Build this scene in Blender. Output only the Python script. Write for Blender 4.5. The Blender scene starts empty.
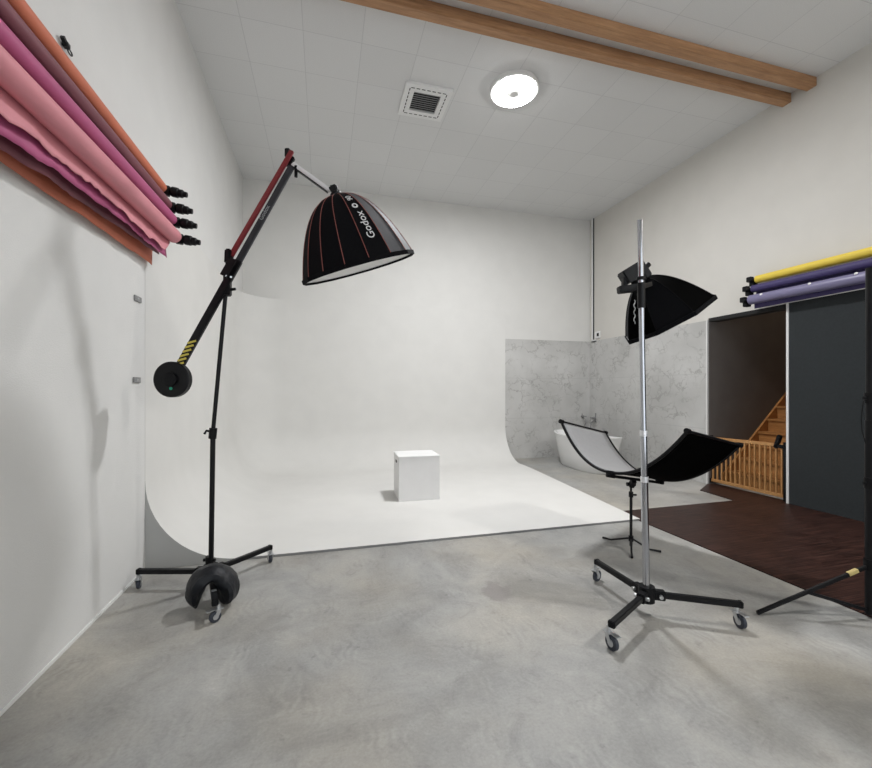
import bpy, bmesh, math, random
from mathutils import Vector, Matrix, noise as mnoise
random.seed(7)
PI = math.pi
F = 412.0
YAW = math.atan2(112, 412)
CAMZ = 1.5
SN, CS = math.sin(YAW), math.cos(YAW)
sc = bpy.context.scene
col = sc.collection

# ------------------------------------------------------------- camera
cd = bpy.data.cameras.new('camera')
cam = bpy.data.objects.new('camera', cd); col.objects.link(cam)
cd.sensor_fit = 'HORIZONTAL'; cd.sensor_width = 36.0
cd.lens = 36.0 * F / 872.0
cd.shift_y = 6.0 / 872.0
cd.clip_start = 0.05
cam.location = (0, 0, CAMZ)
cam.rotation_euler = (PI / 2, 0, -YAW)
sc.camera = cam

# ------------------------------------------------------------- light
sc.view_settings.view_transform = 'Standard'
sc.view_settings.look = 'None'
sc.view_settings.gamma = 1.0
sc.view_settings.use_curve_mapping = False
sc.view_settings.exposure = 0.18
w = bpy.data.worlds.new('world'); sc.world = w; w.use_nodes = True
w.node_tree.nodes['Background'].inputs[0].default_value = (0.80, 0.88, 1.0, 1)
w.node_tree.nodes['Background'].inputs[1].default_value = 0.5

def area(name, loc, rot, size, power, color, shape='DISK', size_y=None):
    l = bpy.data.lights.new(name, 'AREA'); l.shape = shape; l.size = size
    if size_y: l.size_y = size_y
    l.energy = power; l.color = color
    o = bpy.data.objects.new(name, l); o.location = loc; o.rotation_euler = rot
    col.objects.link(o); return o

area('ceiling_lamp_light', (2.37, 4.87, 5.27), (0, 0, 0), 0.5, 162, (0.97, 0.98, 1.0))
area('ceiling_lamp_light_rear', (5.4, -0.1, 5.27), (0, 0, 0), 0.5, 140, (1.0, 0.97, 0.93))
area('daylight', (2.2, -2.5, 2.2), (PI / 2, 0, 0), 6.0, 92, (0.84, 0.92, 1.0), 'RECTANGLE', 3.6)
area('stairwell_fill', (7.6, 4.6, 5.0), (0, 0, 0), 0.4, 14, (1.0, 0.80, 0.60))  # added warm fill, keeps the stairwell from going dark; no fixture

# ------------------------------------------------------------- coordinates
def cw(R, D, Z): return Vector((SN * D + CS * R, CS * D - SN * R, Z))
def px(u, v, D): return cw((u - 436) / F * D, D, CAMZ - (v - 390) / F * D)
def fl(u, v, z=0.0): return px(u, v, (CAMZ - z) * F / (v - 390))
CR, CD, CU = Vector((CS, -SN, 0)), Vector((SN, CS, 0)), Vector((0, 0, 1))

# ------------------------------------------------------------- materials
def mat(name, color, rough=0.6, metal=0.0, spec=0.5, noise=0.0, nscale=20, bump=0.0, bscale=200, emit=None, estr=0, sheen=0):
    m = bpy.data.materials.new(name); m.use_nodes = True
    nt = m.node_tree; b = nt.nodes['Principled BSDF']
    c = (*color, 1)
    b.inputs['Base Color'].default_value = c
    b.inputs['Roughness'].default_value = rough
    b.inputs['Metallic'].default_value = metal
    b.inputs['Specular IOR Level'].default_value = spec
    if emit: b.inputs['Emission Color'].default_value = (*emit, 1); b.inputs['Emission Strength'].default_value = estr
    tc = nt.nodes.new('ShaderNodeTexCoord')
    n = nt.nodes.new('ShaderNodeTexNoise'); n.inputs['Scale'].default_value = nscale; n.inputs['Detail'].default_value = 5
    nt.links.new(tc.outputs['Object'], n.inputs['Vector'])
    r = nt.nodes.new('ShaderNodeValToRGB')
    k = noise
    r.color_ramp.elements[0].position = 0.3; r.color_ramp.elements[1].position = 0.7
    r.color_ramp.elements[0].color = (*[x * (1 - k) for x in color], 1)
    r.color_ramp.elements[1].color = (*[min(1, x * (1 + k)) for x in color], 1)
    nt.links.new(n.outputs['Fac'], r.inputs[0]); nt.links.new(r.outputs[0], b.inputs['Base Color'])
    if bump:
        n2 = nt.nodes.new('ShaderNodeTexNoise'); n2.inputs['Scale'].default_value = bscale; n2.inputs['Detail'].default_value = 3
        nt.links.new(tc.outputs['Object'], n2.inputs['Vector'])
        bp = nt.nodes.new('ShaderNodeBump'); bp.inputs['Strength'].default_value = bump; bp.inputs['Distance'].default_value = 0.01
        nt.links.new(n2.outputs['Fac'], bp.inputs['Height']); nt.links.new(bp.outputs[0], b.inputs['Normal'])
    return m

def N(nt, t, **kw):
    n = nt.nodes.new(t)
    for k, v in kw.items():
        if k in n.inputs: n.inputs[k].default_value = v
        else: setattr(n, k, v)
    return n
def L(nt, a, b): nt.links.new(a, b)
def ramp(nt, fac, stops):
    r = nt.nodes.new('ShaderNodeValToRGB')
    while len(r.color_ramp.elements) < len(stops): r.color_ramp.elements.new(0.5)
    for e, (p, c) in zip(r.color_ramp.elements, stops):
        e.position = p; e.color = (*c, 1) if isinstance(c, tuple) else (c, c, c, 1)
    L(nt, fac, r.inputs[0]); return r
def mix(nt, fac, a, b, mode='MIX'):
    m = nt.nodes.new('ShaderNodeMix'); m.data_type = 'RGBA'; m.blend_type = mode
    if isinstance(fac, float): m.inputs[0].default_value = fac
    else: L(nt, fac, m.inputs[0])
    for v, s in ((a, 6), (b, 7)):
        if isinstance(v, tuple): m.inputs[s].default_value = (*v, 1)
        else: L(nt, v, m.inputs[s])
    return m.outputs[2]

M = {}
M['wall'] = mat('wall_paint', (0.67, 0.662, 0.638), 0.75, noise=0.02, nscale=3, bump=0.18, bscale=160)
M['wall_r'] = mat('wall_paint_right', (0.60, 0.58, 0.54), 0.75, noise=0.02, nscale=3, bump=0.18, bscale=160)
M['wall_l'] = mat('wall_paint_left', (0.67, 0.665, 0.65), 0.75, noise=0.02, nscale=3, bump=0.22, bscale=160)
M['cove'] = mat('cove_paint', (0.67, 0.662, 0.638), 0.75, noise=0.02, nscale=3, bump=0.18, bscale=160)
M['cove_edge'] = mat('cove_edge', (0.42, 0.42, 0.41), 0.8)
M['black'] = mat('black_metal', (0.005, 0.005, 0.006), 0.42, spec=0.25, noise=0.2)
M['blackplastic'] = mat('black_plastic', (0.004, 0.004, 0.005), 0.5, spec=0.2)
M['blackfab'] = mat('black_fabric', (0.003, 0.003, 0.004), 0.85, spec=0.12, noise=0.3, nscale=60, bump=0.2)
M['deepfab'] = mat('matte_black_cloth', (0.0015, 0.0015, 0.0015), 0.95, spec=0.03)
M['sheengrey'] = mat('grey_sheen', (0.035, 0.035, 0.04), 0.68, spec=0.35, noise=0.15, nscale=12, bump=0.1, bscale=30)
M['sand'] = mat('sandbag_nylon', (0.005, 0.006, 0.009), 0.5, spec=0.3, noise=0.3, nscale=25, bump=0.6, bscale=25)
M['red'] = mat('red_metal', (0.20, 0.018, 0.022), 0.4)
M['piping'] = mat('red_piping', (0.26, 0.075, 0.06), 0.6)
M['chrome'] = mat('chrome', (0.46, 0.47, 0.50), 0.14, metal=1.0)
M['alu'] = mat('bright_alu', (0.82, 0.82, 0.84), 0.3, metal=0.6)
M['silver'] = mat('silver_zinc', (0.55, 0.56, 0.57), 0.3, metal=0.8)
M['wheel'] = mat('wheel_rubber', (0.03, 0.035, 0.05), 0.5)
M['diffuser'] = mat('diffuser_cloth', (0.85, 0.85, 0.83), 0.8)
M['reflect'] = mat('reflector_cloth', (0.29, 0.29, 0.295), 0.55, noise=0.03, nscale=30)
M['white'] = mat('white_print', (0.75, 0.75, 0.75), 0.6)
M['print'] = mat('grey_print', (0.35, 0.36, 0.36), 0.6)
M['whitepl'] = mat('white_plastic', (0.75, 0.75, 0.74), 0.4)
M['wallx'] = M['wall']
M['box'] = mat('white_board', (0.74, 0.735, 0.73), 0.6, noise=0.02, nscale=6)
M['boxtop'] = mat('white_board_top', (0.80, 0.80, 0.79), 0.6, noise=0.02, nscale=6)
M['dark'] = mat('dark_void', (0.012, 0.012, 0.012), 0.9)
M['tub'] = mat('white_acrylic', (0.74, 0.74, 0.73), 0.18)
M['panel'] = mat('anthracite_panel', (0.029, 0.033, 0.035), 0.9, spec=0.3, noise=0.08, nscale=40)
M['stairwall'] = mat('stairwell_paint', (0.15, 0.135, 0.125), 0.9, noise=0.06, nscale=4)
M['yellow'] = mat('yellow_paper', (0.70, 0.52, 0.06), 0.6)
M['purple'] = mat('purple_paper', (0.040, 0.028, 0.11), 0.6)
M['lav'] = mat('lavender_paper', (0.175, 0.16, 0.27), 0.35)
M['orange'] = mat('orange_paper', (0.54, 0.145, 0.075), 0.65, noise=0.04, nscale=5)
M['burg'] = mat('burgundy_paper', (0.17, 0.045, 0.062), 0.65, noise=0.05, nscale=5)
M['magenta'] = mat('magenta_paper', (0.41, 0.075, 0.19), 0.65, noise=0.04, nscale=5)
M['pink'] = mat('pink_paper', (0.62, 0.235, 0.27), 0.65, noise=0.03, nscale=5)
M['steel'] = mat('grey_steel', (0.28, 0.28, 0.28), 0.5, metal=0.4)
M['led'] = mat('led_ring', (1, 1, 1), 0.5, emit=(1, 1, 1), estr=30)
M['yelstripe'] = mat('yellow_tape', (0.62, 0.50, 0.08), 0.5)
M['brass'] = mat('pale_sticker', (0.50, 0.40, 0.16), 0.6)
M['green'] = mat('green_plastic', (0.02, 0.35, 0.2), 0.5)

def m_wood(name, c1, c2, scale=(1, 1, 1), rough=0.55, rings=6.0, noise_s=2.5):
    m = bpy.data.materials.new(name); m.use_nodes = True; nt = m.node_tree; b = nt.nodes['Principled BSDF']
    tc = N(nt, 'ShaderNodeTexCoord'); mp = N(nt, 'ShaderNodeMapping'); mp.inputs['Scale'].default_value = scale
    L(nt, tc.outputs['Object'], mp.inputs['Vector'])
    n = N(nt, 'ShaderNodeTexNoise', Scale=noise_s, Detail=6.0, Distortion=0.6); L(nt, mp.outputs[0], n.inputs['Vector'])
    n2 = N(nt, 'ShaderNodeTexNoise', Scale=noise_s * rings, Detail=3.0); L(nt, mp.outputs[0], n2.inputs['Vector'])
    r = ramp(nt, n.outputs['Fac'], [(0.3, c1), (0.7, c2)])
    r2 = ramp(nt, n2.outputs['Fac'], [(0.3, 0.75), (0.6, 1.0)])
    L(nt, mix(nt, 0.7, r.outputs[0], r2.outputs[0], 'MULTIPLY'), b.inputs['Base Color'])
    b.inputs['Roughness'].default_value = rough
    return m
M['beam'] = m_wood('beam_timber', (0.33, 0.165, 0.075), (0.50, 0.28, 0.14), (1, 14, 14))
M['stair'] = m_wood('stair_pine', (0.34, 0.145, 0.04), (0.50, 0.23, 0.07), (8, 1, 8))
M['gate'] = m_wood('gate_beech', (0.44, 0.21, 0.07), (0.56, 0.30, 0.11), (10, 2, 2))

def m_ceiling():
    m = bpy.data.materials.new('ceiling_tiles'); m.use_nodes = True; nt = m.node_tree; b = nt.nodes['Principled BSDF']
    tc = N(nt, 'ShaderNodeTexCoord'); mp = N(nt, 'ShaderNodeMapping'); mp.inputs['Location'].default_value = (0.22, -0.42, 0)
    L(nt, tc.outputs['Object'], mp.inputs['Vector'])
    br = N(nt, 'ShaderNodeTexBrick'); br.offset = 0.0; br.squash = 1.0
    br.inputs['Scale'].default_value = 1.0; br.inputs['Brick Width'].default_value = 0.63; br.inputs['Row Height'].default_value = 0.61
    br.inputs['Mortar Size'].default_value = 0.004; br.inputs['Mortar Smooth'].default_value = 0.3
    br.inputs['Color1'].default_value = (0.70, 0.70, 0.695, 1); br.inputs['Color2'].default_value = (0.675, 0.675, 0.67, 1)
    br.inputs['Mortar'].default_value = (0.56, 0.56, 0.56, 1)
    L(nt, mp.outputs[0], br.inputs['Vector'])
    n = N(nt, 'ShaderNodeTexNoise', Scale=120.0, Detail=3.0); L(nt, tc.outputs['Object'], n.inputs['Vector'])
    r = ramp(nt, n.outputs['Fac'], [(0.35, 0.94), (0.6, 1.0)])
    L(nt, mix(nt, 1.0, br.outputs['Color'], r.outputs[0], 'MULTIPLY'), b.inputs['Base Color'])
    bp = N(nt, 'ShaderNodeBump', Strength=0.4, Distance=0.01); bp.invert = True
    L(nt, br.outputs['Fac'], bp.inputs['Height']); L(nt, bp.outputs[0], b.inputs['Normal'])
    b.inputs['Roughness'].default_value = 0.85
    return m
M['ceiling'] = m_ceiling()

def m_concrete():
    m = bpy.data.materials.new('troweled_concrete'); m.use_nodes = True; nt = m.node_tree; b = nt.nodes['Principled BSDF']
    tc = N(nt, 'ShaderNodeTexCoord'); O = tc.outputs['Object']
    n1 = N(nt, 'ShaderNodeTexNoise', Scale=1.3, Detail=8.0, Roughness=0.62, Distortion=0.8); L(nt, O, n1.inputs['Vector'])
    n2 = N(nt, 'ShaderNodeTexNoise', Scale=5.0, Detail=9.0, Roughness=0.74, Distortion=0.9); L(nt, O, n2.inputs['Vector'])
    n3 = N(nt, 'ShaderNodeTexNoise', Scale=70.0, Detail=4.0, Roughness=0.6); L(nt, O, n3.inputs['Vector'])
    c1 = ramp(nt, n1.outputs['Fac'], [(0.32, (0.25, 0.248, 0.238)), (0.50, (0.335, 0.333, 0.322)), (0.70, (0.42, 0.412, 0.39))])
    c2 = ramp(nt, n2.outputs['Fac'], [(0.30, 0.76), (0.44, 0.94), (0.58, 1.0), (0.74, 1.16)])
    c3 = ramp(nt, n3.outputs['Fac'], [(0.3, 0.9), (0.7, 1.06)])
    x = mix(nt, 1.0, c1.outputs[0], c2.outputs[0], 'MULTIPLY'); x = mix(nt, 1.0, x, c3.outputs[0], 'MULTIPLY')
    # trowel ripples: short parallel arcs in patches
    wv = N(nt, 'ShaderNodeTexWave', Scale=5.5, Distortion=15.0, Detail=4.0); wv.inputs['Detail Scale'].default_value = 0.9
    L(nt, O, wv.inputs['Vector'])
    wr = ramp(nt, wv.outputs['Fac'], [(0.0, 0.88), (0.55, 1.0), (1.0, 1.10)])
    npn = N(nt, 'ShaderNodeTexNoise', Scale=3.2, Detail=3.0); L(nt, O, npn.inputs['Vector'])
    mk = ramp(nt, npn.outputs['Fac'], [(0.50, 0.0), (0.68, 0.65)])
    x2 = mix(nt, 1.0, x, wr.outputs[0], 'MULTIPLY'); x = mix(nt, mk.outputs[0], x, x2)
    # small dark pits and faint warm stains
    n5 = N(nt, 'ShaderNodeTexNoise', Scale=13.0, Detail=3.0, Roughness=0.6); L(nt, O, n5.inputs['Vector'])
    pr_ = ramp(nt, n5.outputs['Fac'], [(0.0, 1.0), (0.66, 1.0), (0.74, 0.78)])
    x = mix(nt, 1.0, x, pr_.outputs[0], 'MULTIPLY')
    n6 = N(nt, 'ShaderNodeTexNoise', Scale=0.9, Detail=4.0); L(nt, O, n6.inputs['Vector'])
    wt = ramp(nt, n6.outputs['Fac'], [(0.42, (1.0, 1.0, 1.0)), (0.68, (1.04, 0.985, 0.90))])
    x = mix(nt, 1.0, x, wt.outputs[0], 'MULTIPLY')
    # brownish stain where the slab was patched
    p = fl(497, 591)
    mp = N(nt, 'ShaderNodeMapping'); mp.vector_type = 'POINT'
    mp.inputs['Location'].default_value = (-p.x, -p.y, 0); L(nt, O, mp.inputs['Vector'])
    nd = N(nt, 'ShaderNodeTexNoise', Scale=9.0, Detail=5.0); L(nt, O, nd.inputs['Vector'])
    va = N(nt, 'ShaderNodeVectorMath', operation='MULTIPLY_ADD'); L(nt, nd.outputs['Color'], va.inputs[0]); va.inputs[1].default_value = (0.22, 0.22, 0); L(nt, mp.outputs[0], va.inputs[2])
    vs = N(nt, 'ShaderNodeVectorMath', operation='SUBTRACT'); L(nt, va.outputs[0], vs.inputs[0]); vs.inputs[1].default_value = (0.11, 0.11, 0)
    sp = N(nt, 'ShaderNodeVectorMath', operation='MULTIPLY'); L(nt, vs.outputs[0], sp.inputs[0]); sp.inputs[1].default_value = (1.0, 0.62, 0)
    ln = N(nt, 'ShaderNodeVectorMath', operation='LENGTH'); L(nt, sp.outputs[0], ln.inputs[0])
    sr = ramp(nt, ln.outputs['Value'], [(0.0, 0.55), (0.08, 0.5), (0.115, 0.0)])
    x = mix(nt, sr.outputs[0], x, (0.20, 0.178, 0.172))
    L(nt, x, b.inputs['Base Color'])
    rr = ramp(nt, n1.outputs['Fac'], [(0.3, 0.36), (0.7, 0.58)]); L(nt, rr.outputs[0], b.inputs['Roughness'])
    b.inputs['Specular IOR Level'].default_value = 0.4
    bp = N(nt, 'ShaderNodeBump', Strength=0.25, Distance=0.01); L(nt, n2.outputs['Fac'], bp.inputs['Height']); L(nt, bp.outputs[0], b.inputs['Normal'])
    return m
M['concrete'] = m_concrete()

def m_laminate():
    m = bpy.data.materials.new('dark_laminate'); m.use_nodes = True; nt = m.node_tree; b = nt.nodes['Principled BSDF']
    tc = N(nt, 'ShaderNodeTexCoord'); O = tc.outputs['Object']
    br = N(nt, 'ShaderNodeTexBrick'); br.offset = 0.5
    br.inputs['Scale'].default_value = 1.0; br.inputs['Brick Width'].default_value = 1.25; br.inputs['Row Height'].default_value = 0.19
    br.inputs['Mortar Size'].default_value = 0.0015
    br.inputs['Color1'].default_value = (0.012, 0.005, 0.004, 1); br.inputs['Color2'].default_value = (0.015, 0.0065, 0.005, 1)
    br.inputs['Mortar'].default_value = (0.07, 0.04, 0.034, 1)
    L(nt, O, br.inputs['Vector'])
    mp = N(nt, 'ShaderNodeMapping'); mp.inputs['Scale'].default_value = (0.9, 30, 1); L(nt, O, mp.inputs['Vector'])
    n = N(nt, 'ShaderNodeTexNoise', Scale=3.0, Detail=8.0, Roughness=0.7); L(nt, mp.outputs[0], n.inputs['Vector'])
    r = ramp(nt, n.outputs['Fac'], [(0.46, 0.0), (0.64, 1.0)])
    x = mix(nt, r.outputs[0], br.outputs['Color'], (0.075, 0.034, 0.026))
    L(nt, x, b.inputs['Base Color']); b.inputs['Roughness'].default_value = 0.45; b.inputs['Specular IOR Level'].default_value = 0.18
    return m
M['laminate'] = m_laminate()

def m_marble():
    m = bpy.data.materials.new('marble_tile'); m.use_nodes = True; nt = m.node_tree; b = nt.nodes['Principled BSDF']
    tc = N(nt, 'ShaderNodeTexCoord'); O = tc.outputs['Object']
    nd = N(nt, 'ShaderNodeTexNoise', Scale=1.8, Detail=5.0, Roughness=0.6); L(nt, O, nd.inputs['Vector'])
    va = N(nt, 'ShaderNodeVectorMath', operation='MULTIPLY_ADD'); L(nt, nd.outputs['Color'], va.inputs[0]); va.inputs[1].default_value = (1.1, 1.1, 1.1); L(nt, O, va.inputs[2])
    vo = N(nt, 'ShaderNodeTexVoronoi', Scale=3.6); vo.feature = 'DISTANCE_TO_EDGE'; L(nt, va.outputs[0], vo.inputs['Vector'])
    vr = ramp(nt, vo.outputs['Distance'], [(0.0, 0.8), (0.02, 0.5), (0.07, 0.0)])
    nm = N(nt, 'ShaderNodeTexNoise', Scale=3.5, Detail=3.0); L(nt, O, nm.inputs['Vector'])
    mr = ramp(nt, nm.outputs['Fac'], [(0.40, 0.0), (0.62, 1.0)])
    mm = N(nt, 'ShaderNodeMath', operation='MULTIPLY'); L(nt, vr.outputs[0], mm.inputs[0]); L(nt, mr.outputs[0], mm.inputs[1])
    nb = N(nt, 'ShaderNodeTexNoise', Scale=1.2, Detail=6.0); L(nt, O, nb.inputs['Vector'])
    base = ramp(nt, nb.outputs['Fac'], [(0.3, (0.42, 0.415, 0.40)), (0.7, (0.56, 0.555, 0.54))])
    x = mix(nt, mm.outputs[0], base.outputs[0], (0.27, 0.26, 0.25))
    # horizontal joints every 0.6 m
    s = N(nt, 'ShaderNodeSeparateXYZ'); L(nt, O, s.inputs[0])
    md = N(nt, 'ShaderNodeMath', operation='PINGPONG'); L(nt, s.outputs['Z'], md.inputs[0]); md.inputs[1].default_value = 0.44
    jr = ramp(nt, md.outputs[0], [(0.0, 0.45), (0.004, 0.45), (0.008, 0.0)])
    x = mix(nt, jr.outputs[0], x, (0.38, 0.38, 0.37))
    L(nt, x, b.inputs['Base Color']); b.inputs['Roughness'].default_value = 0.35
    return m
M['marble'] = m_marble()

# ------------------------------------------------------------- mesh helpers
class MB:
    def __init__(s): s.bm = bmesh.new(); s.mats = []; s.smooth = []
    def _mi(s, m):
        if m not in s.mats: s.mats.append(m)
        return s.mats.index(m)
    def _faces(s, faces, m, smooth=False):
        i = s._mi(m)
        for f in faces: f.material_index = i; f.smooth = smooth
    def box(s, lo, hi, m, mtx=None, bevel=0.0):
        x0, y0, z0 = lo; x1, y1, z1 = hi
        vs = [s.bm.verts.new(p) for p in ((x0, y0, z0), (x1, y0, z0), (x1, y1, z0), (x0, y1, z0), (x0, y0, z1), (x1, y0, z1), (x1, y1, z1), (x0, y1, z1))]
        fs = [s.bm.faces.new([vs[i] for i in f]) for f in ((0, 3, 2, 1), (4, 5, 6, 7), (0, 1, 5, 4), (1, 2, 6, 5), (2, 3, 7, 6), (3, 0, 4, 7))]
        s._faces(fs, m)
        if bevel:
            es = list({e for f in fs for e in f.edges})
            r = bmesh.ops.bevel(s.bm, geom=es, offset=bevel, segments=2, affect='EDGES')
            s._faces(r['faces'], m, True)
            vs = list({v for f in r['faces'] for v in f.verts} | {v for v in vs if v.is_valid})
        if mtx: bmesh.ops.transform(s.bm, matrix=mtx, verts=[v for v in vs if v.is_valid])
        return s
    def obox(s, c, ax, ay, az, sx, sy, sz, m, bevel=0.0):
        mt = Matrix((ax.normalized(), ay.normalized(), az.normalized())).transposed().to_4x4(); mt.translation = c
        return s.box((-sx / 2, -sy / 2, -sz / 2), (sx / 2, sy / 2, sz / 2), m, mt, bevel)
    def bar(s, a, b, wd, ht, m, up=CU, bevel=0.0):
        d = (b - a); l = d.length; d.normalize()
        if abs(d.dot(up)) > 0.98: up = Vector((1, 0, 0))
        sd = d.cross(up).normalized(); u = sd.cross(d)
        return s.obox((a + b) / 2, d, sd, u, l, wd, ht, m, bevel)
    def tube(s, pts, rad, m, seg=12, caps=True, smooth=True):
        pts = [Vector(p) for p in pts]; n = len(pts)
        if not hasattr(rad, '__len__'): rad = [rad] * n
        rings = []; pu = None
        for i, p in enumerate(pts):
            if i == 0: d = pts[1] - p
            elif i == n - 1: d = p - pts[-2]
            else:
                d = pts[i + 1] - pts[i - 1]
            if d.length < 1e-9: d = Vector((0, 0, 1))
            d.normalize()
            if pu is None:
                pu = Vector((0, 0, 1)) if abs(d.z) < 0.9 else Vector((1, 0, 0))
            pu = (pu - d * pu.dot(d)).normalized(); sd = d.cross(pu)
            r = rad[i]; rx, ry = r if hasattr(r, '__len__') else (r, r)
            rings.append([s.bm.verts.new(p + pu * math.cos(2 * PI * k / seg) * rx + sd * math.sin(2 * PI * k / seg) * ry) for k in range(seg)])
        fs = []
        for a, b in zip(rings, rings[1:]):
            for k in range(seg): fs.append(s.bm.faces.new((a[k], a[(k + 1) % seg], b[(k + 1) % seg], b[k])))
        s._faces(fs, m, smooth)
        if caps: s._faces([s.bm.faces.new(rings[0][::-1]), s.bm.faces.new(rings[-1])], m)
        return s
    def cyl(s, a, b, r, m, seg=20, r2=None): return s.tube([a, b], [r, r if r2 is None else r2], m, seg)
    def disc_stack(s, c, ax, prof, m, seg=32):
        ax = ax.normalized(); return s.tube([c + ax * h for h, r in prof], [r for h, r in prof], m, seg)
    def grid(s, rows, m, smooth=True, flip=False):
        R = [[s.bm.verts.new(p) for p in r] for r in rows]; fs = []
        for a, b in zip(R, R[1:]):
            for k in range(len(a) - 1):
                q = (a[k], a[k + 1], b[k + 1], b[k])
                fs.append(s.bm.faces.new(q[::-1] if flip else q))
        s._faces(fs, m, smooth); return R
    def poly(s, pts, m):
        f = s.bm.faces.new([s.bm.verts.new(p) for p in pts]); s._faces([f], m); return f
    def prism(s, pts, z0, z1, m):
        a = [s.bm.verts.new((p[0], p[1], z0)) for p in pts]; b = [s.bm.verts.new((p[0], p[1], z1)) for p in pts]
        fs = [s.bm.faces.new(a[::-1]), s.bm.faces.new(b)]
        for i in range(len(a)): j = (i + 1) % len(a); fs.append(s.bm.faces.new((a[i], a[j], b[j], b[i])))
        s._faces(fs, m); return s
    def build(s, name, parent=None, solid=0.0, doubles=0.0, origin=None):
        if doubles: bmesh.ops.remove_doubles(s.bm, verts=s.bm.verts, dist=doubles)
        if not solid: bmesh.ops.recalc_face_normals(s.bm, faces=s.bm.faces)
        for ed_ in s.bm.edges:
            if len(ed_.link_faces) == 2 and ed_.calc_face_angle(0) > 0.65: ed_.smooth = False
        if origin is None and parent is not None: origin = parent_world(parent)
        if origin is None: origin = Vector((0, 0, 0))
        bmesh.ops.translate(s.bm, vec=-Vector(origin), verts=s.bm.verts)
        me = bpy.data.meshes.new(name); s.bm.to_mesh(me); s.bm.free()
        for m in s.mats: me.materials.append(m)
        o = bpy.data.objects.new(name, me); col.objects.link(o)
        if parent is None: o.location = origin
        else:
            o.parent = parent; o.location = Vector(origin) - parent_world(parent)
        if solid:
            md = o.modifiers.new('thickness', 'SOLIDIFY'); md.thickness = solid; md.offset = 0
        return o
def parent_world(o):
    v = Vector(o.location)
    while o.parent: o = o.parent; v += Vector(o.location)
    return v
def tag(o, label, cat, group=None):
    o['label'] = label; o['category'] = cat
    if group: o['group'] = group
    return o
def thing(name, label, cat, loc, group=None):
    o = bpy.data.objects.new(name, None); o.location = loc; o.empty_display_size = 0.1; col.objects.link(o)
    return tag(o, label, cat, group)
def struct(o): o['kind'] = 'structure'; return o
def text_mesh(name, body, size, mtx, m, parent, depth=0.0015):
    c = bpy.data.curves.new('t', 'FONT'); c.body = body; c.size = size; c.extrude = depth; c.align_x = 'CENTER'; c.align_y = 'CENTER'
    o = bpy.data.objects.new('t', c); col.objects.link(o)
    dg = bpy.context.evaluated_depsgraph_get(); me = bpy.data.meshes.new_from_object(o.evaluated_get(dg))
    bpy.data.objects.remove(o); bpy.data.curves.remove(c)
    pw = parent_world(parent)
    me.transform(Matrix.Translation(-pw) @ mtx); me.materials.clear(); me.materials.append(m)
    r = bpy.data.objects.new(name, me); r.parent = parent; col.objects.link(r); return r

# ------------------------------------------------------------- room shell
XL, XR, YB, YR, H = -1.44, 5.92, 8.24, -2.8, 5.4
ZT = 2.64
b = MB(); b.box((XL - 0.2, YR, -0.15), (8.9, YB + 0.2, 0.0), M['concrete']); struct(b.build('floor'))
b = MB(); b.box((XL - 0.2, YR, H), (8.9, YB + 0.2, H + 0.1), M['ceiling']); struct(b.build('ceiling'))
b = MB(); b.box((XL - 0.2, YR, 0), (XL, YB + 0.2, H), M['wall_l']); struct(b.build('wall_left'))
b = MB(); b.box((XL, YB, 0), (XR + 0.2, YB + 0.2, H), M['wall']); struct(b.build('wall_back'))
YO0, YO1 = 4.03, 5.20   # stairwell opening
b = MB()
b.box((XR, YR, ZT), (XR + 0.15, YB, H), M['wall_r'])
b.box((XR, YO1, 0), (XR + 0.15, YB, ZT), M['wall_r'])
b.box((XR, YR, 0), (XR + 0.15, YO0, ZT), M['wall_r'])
struct(b.build('wall_right'))
b = MB(); b.box((XL - 0.2, YR - 0.1, 0), (8.9, YR, H), M['wall']); struct(b.build('wall_rear'))
# marble cladding
b = MB(); b.box((3.5, YB - 0.02, 0), (XR - 0.02, YB, ZT - 0.03), M['marble']); struct(b.build('wall_back_marble'))
b = MB(); b.box((XR - 0.02, YO1 + 0.02, 0), (XR, YB - 0.02, ZT - 0.03), M['marble']); struct(b.build('wall_right_marble'))
b = MB(); b.box((XR - 0.03, YO1, 0), (XR, YO1 + 0.02, ZT - 0.02), M['whitepl']); struct(b.build('trim_1'))
b = MB(); b.box((XR - 0.012, YO0 + 0.04, ZT - 0.055), (XR + 0.16, YO1 - 0.02, ZT + 0.0), M['dark']); struct(b.build('trim_2'))
# stairwell walls
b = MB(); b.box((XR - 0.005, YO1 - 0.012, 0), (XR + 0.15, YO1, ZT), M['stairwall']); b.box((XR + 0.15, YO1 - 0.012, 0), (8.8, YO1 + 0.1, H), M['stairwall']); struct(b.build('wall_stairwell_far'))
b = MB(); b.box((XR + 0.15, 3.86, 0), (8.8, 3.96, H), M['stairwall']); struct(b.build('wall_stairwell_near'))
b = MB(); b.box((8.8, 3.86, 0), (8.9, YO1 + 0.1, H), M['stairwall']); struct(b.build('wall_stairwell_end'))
# laminate flooring
c1 = fl(618, 512); c2 = fl(734, 501); c3 = fl(700, 490.5)
b = MB()
b.prism([(3.46, YR + 0.01), (XR - 0.001, YR + 0.01), (XR - 0.001, YO0), (6.02, YO0), (6.02, YO1), (XR - 0.02, YO1), (c3.x, c3.y), (c2.x, c2.y), (c1.x, c1.y)], 0.0, 0.009, M['laminate'])
struct(b.build('floor_laminate'))
# baseboards: thin pale line on the left wall
b = MB(); b.box((XL, YR, 0), (XL + 0.006, 3.88, 0.02), M['whitepl']); struct(b.build('baseboard_left'))

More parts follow.
